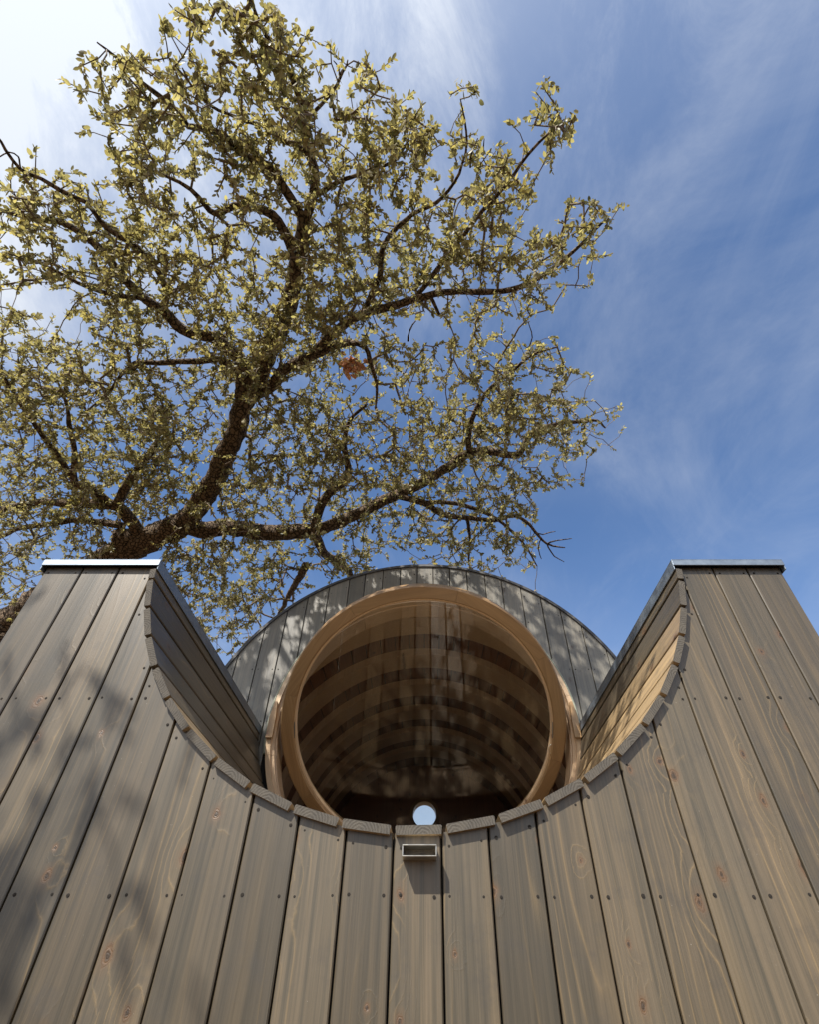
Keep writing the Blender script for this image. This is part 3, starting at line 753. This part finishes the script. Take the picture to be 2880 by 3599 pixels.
    def np_mesh(name, verts, faces):
        me = bpy.data.meshes.new(name); verts = verts.reshape(-1, 3); fl = faces.reshape(-1, faces.shape[-1]); m_ = faces.shape[-1]
        me.vertices.add(len(verts)); me.vertices.foreach_set('co', verts.astype(np.float32).ravel())
        me.loops.add(fl.size); me.loops.foreach_set('vertex_index', fl.astype(np.int32).ravel())
        me.polygons.add(len(fl)); me.polygons.foreach_set('loop_start', np.arange(0, fl.size, m_, dtype=np.int32)); me.polygons.foreach_set('loop_total', np.full(len(fl), m_, np.int32))
        me.update(calc_edges=True); me.validate(); return me
    me = np_mesh('twigs', vv, bs + q); me.polygons.foreach_set('use_smooth', [True] * len(me.polygons))
    tag(add('twigs', me, M['twig'], tree, (0, 0, 0)), kind='stuff')
    # leaves: set alternately along each shoot's last stretch, facing up and out
    tips = np.array(tips); T = buf[tips]; PR = buf[par[tips]]; ax = T - PR; ax /= np.linalg.norm(ax, axis=1, keepdims=True) + 1e-9
    lp, ld, ln, ls = [], [], [], []
    PHI = 2.399
    for i in range(len(tips)):
        nl = rng.integers(8, 15); ph = rng.uniform(0, 6.28)
        a = ax[i] + np.array([0, 0, .15]) + rng.normal(0, .25, 3); a /= np.linalg.norm(a)
        o1 = np.cross(a, [0.3, .2, 1.]); o1 /= np.linalg.norm(o1); o2 = np.cross(a, o1)
        sl = rng.uniform(.10, .17)
        for k in range(nl):
            f_ = (k + .5) / nl; ph += PHI
            out = o1 * math.cos(ph) + o2 * math.sin(ph); spread = .95 - .5 * f_
            d_ = out * spread + a * (1 - spread * .5) + rng.normal(0, .18, 3); d_ /= np.linalg.norm(d_)
            nrm = a * .9 + np.array([0, 0, .55]) - out * .35 + rng.normal(0, .45, 3); nrm -= d_ * nrm.dot(d_); nrm /= np.linalg.norm(nrm)
            lp.append(T[i] - a * sl * (1 - f_) * .75 + a * .01); ld.append(d_); ln.append(nrm); ls.append(rng.uniform(.025, .046) * (1.05 - .25 * f_))
    lp, ld, ln, ls = map(np.array, (lp, ld, ln, ls)); lx = np.cross(ld, ln)
    tpl = np.array([(0, 0, 0), (0, .30, -.035), (0, .62, -.02), (0, 1, .03), (-.20, .16, .025), (-.275, .45, .045), (-.20, .76, .03), (.20, .16, .025), (.275, .45, .045), (.20, .76, .03)])
    lf = np.array([(0, 1, 4), (1, 5, 4), (1, 2, 5), (2, 6, 5), (2, 3, 6), (0, 7, 1), (1, 7, 8), (1, 8, 2), (2, 8, 9), (2, 9, 3)])
    n = len(lp); wid = rng.uniform(.8, 1.15, n)
    # depth along the view and position in the frame decide which leaves show largest
    rel = lp - np.array([0, 0, CH]); c_, s_ = math.cos(PITCH), math.sin(PITCH)
    fw = rel[:, 1] * c_ + rel[:, 2] * s_; upv = -rel[:, 1] * s_ + rel[:, 2] * c_
    uu = 1495 + 1803 * rel[:, 0] / fw; vv_ = 1800 - 1803 * upv / fw
    face = np.abs((ln * rel).sum(1)) / np.linalg.norm(rel, axis=1)
    show = np.where((uu > 20) & (uu < 2860) & (vv_ > 20) & (vv_ < 2300) & (fw > .5), ls * ls * (face + .1) / fw ** 2, 0)
    big = np.argsort(-show)[:300]; keep = np.ones(n, bool); keep[big] = False
    def leaf_verts(sel):
        return lp[sel][:, None, :] + ls[sel][:, None, None] * (tpl[None, :, 0:1] * wid[sel][:, None, None] * lx[sel][:, None, :] + tpl[None, :, 1:2] * ld[sel][:, None, :] + tpl[None, :, 2:3] * ln[sel][:, None, :])
    sel = np.where(keep)[0]; fv = leaf_verts(sel)
    me = np_mesh('foliage', fv, (np.arange(len(sel)) * 10)[:, None, None] + lf[None])
    tag(add('foliage', me, M['leaf'], tree, (0, 0, 0)), kind='stuff')
    leaf_me = mesh('leaf', tpl, [tuple(q) for q in lf.tolist()]); leaf_me.materials.append(M['leaf'])
    for i in big:
        o = bpy.data.objects.new('leaf', leaf_me); col.objects.link(o); o.parent = tree
        m4 = Matrix([[lx[i][r_] * ls[i] * wid[i], ld[i][r_] * ls[i], ln[i][r_] * ls[i], lp[i][r_] - tree.location[r_]] for r_ in range(3)] + [[0, 0, 0, 1]])
        o.matrix_local = m4
    # withered orange tuft hanging under a limb
    c, _ = at(1232, 1285, .78); m_ = 60
    dd = rng.normal(0, 1, (m_, 3)); dd[:, 2] -= .4; dd /= np.linalg.norm(dd, axis=1, keepdims=True)
    nn_ = rng.normal(0, 1, (m_, 3)); nn_ -= dd * (nn_ * dd).sum(1, keepdims=True); nn_ /= np.linalg.norm(nn_, axis=1, keepdims=True)
    xx = np.cross(dd, nn_); pp = rng.normal(0, .028, (m_, 3)); sz = rng.uniform(.04, .065, m_)
    fv = pp[:, None, :] + sz[:, None, None] * (tpl[None, :, 0:1] * xx[:, None, :] + tpl[None, :, 1:2] * dd[:, None, :] + tpl[None, :, 2:3] * nn_[:, None, :] * 3)
    o = add('dry_leaf_tuft', np_mesh('dry_leaf_tuft', fv, (np.arange(m_) * 10)[:, None, None] + lf[None]), M['dry'], tree, c)
    tag(o, 'tuft of withered orange leaves', kind='stuff')
    j = int(((buf[:nn] - c) ** 2).sum(1).argmin()); 
    tw = [Vector(buf[j] - c), Vector((buf[j] - c) * .5) + Vector((.01, 0, .01)), Vector((0, 0, 0))]
    add('dry_twig', tube('dry_twig', tw, [.003, .0025, .002], 6), M['twig'], tree, c)
    print('LEAVES', n, 'SHOOTS', len(sh), 'NODES', nn)
SHOOT = 3.9
build_tree()
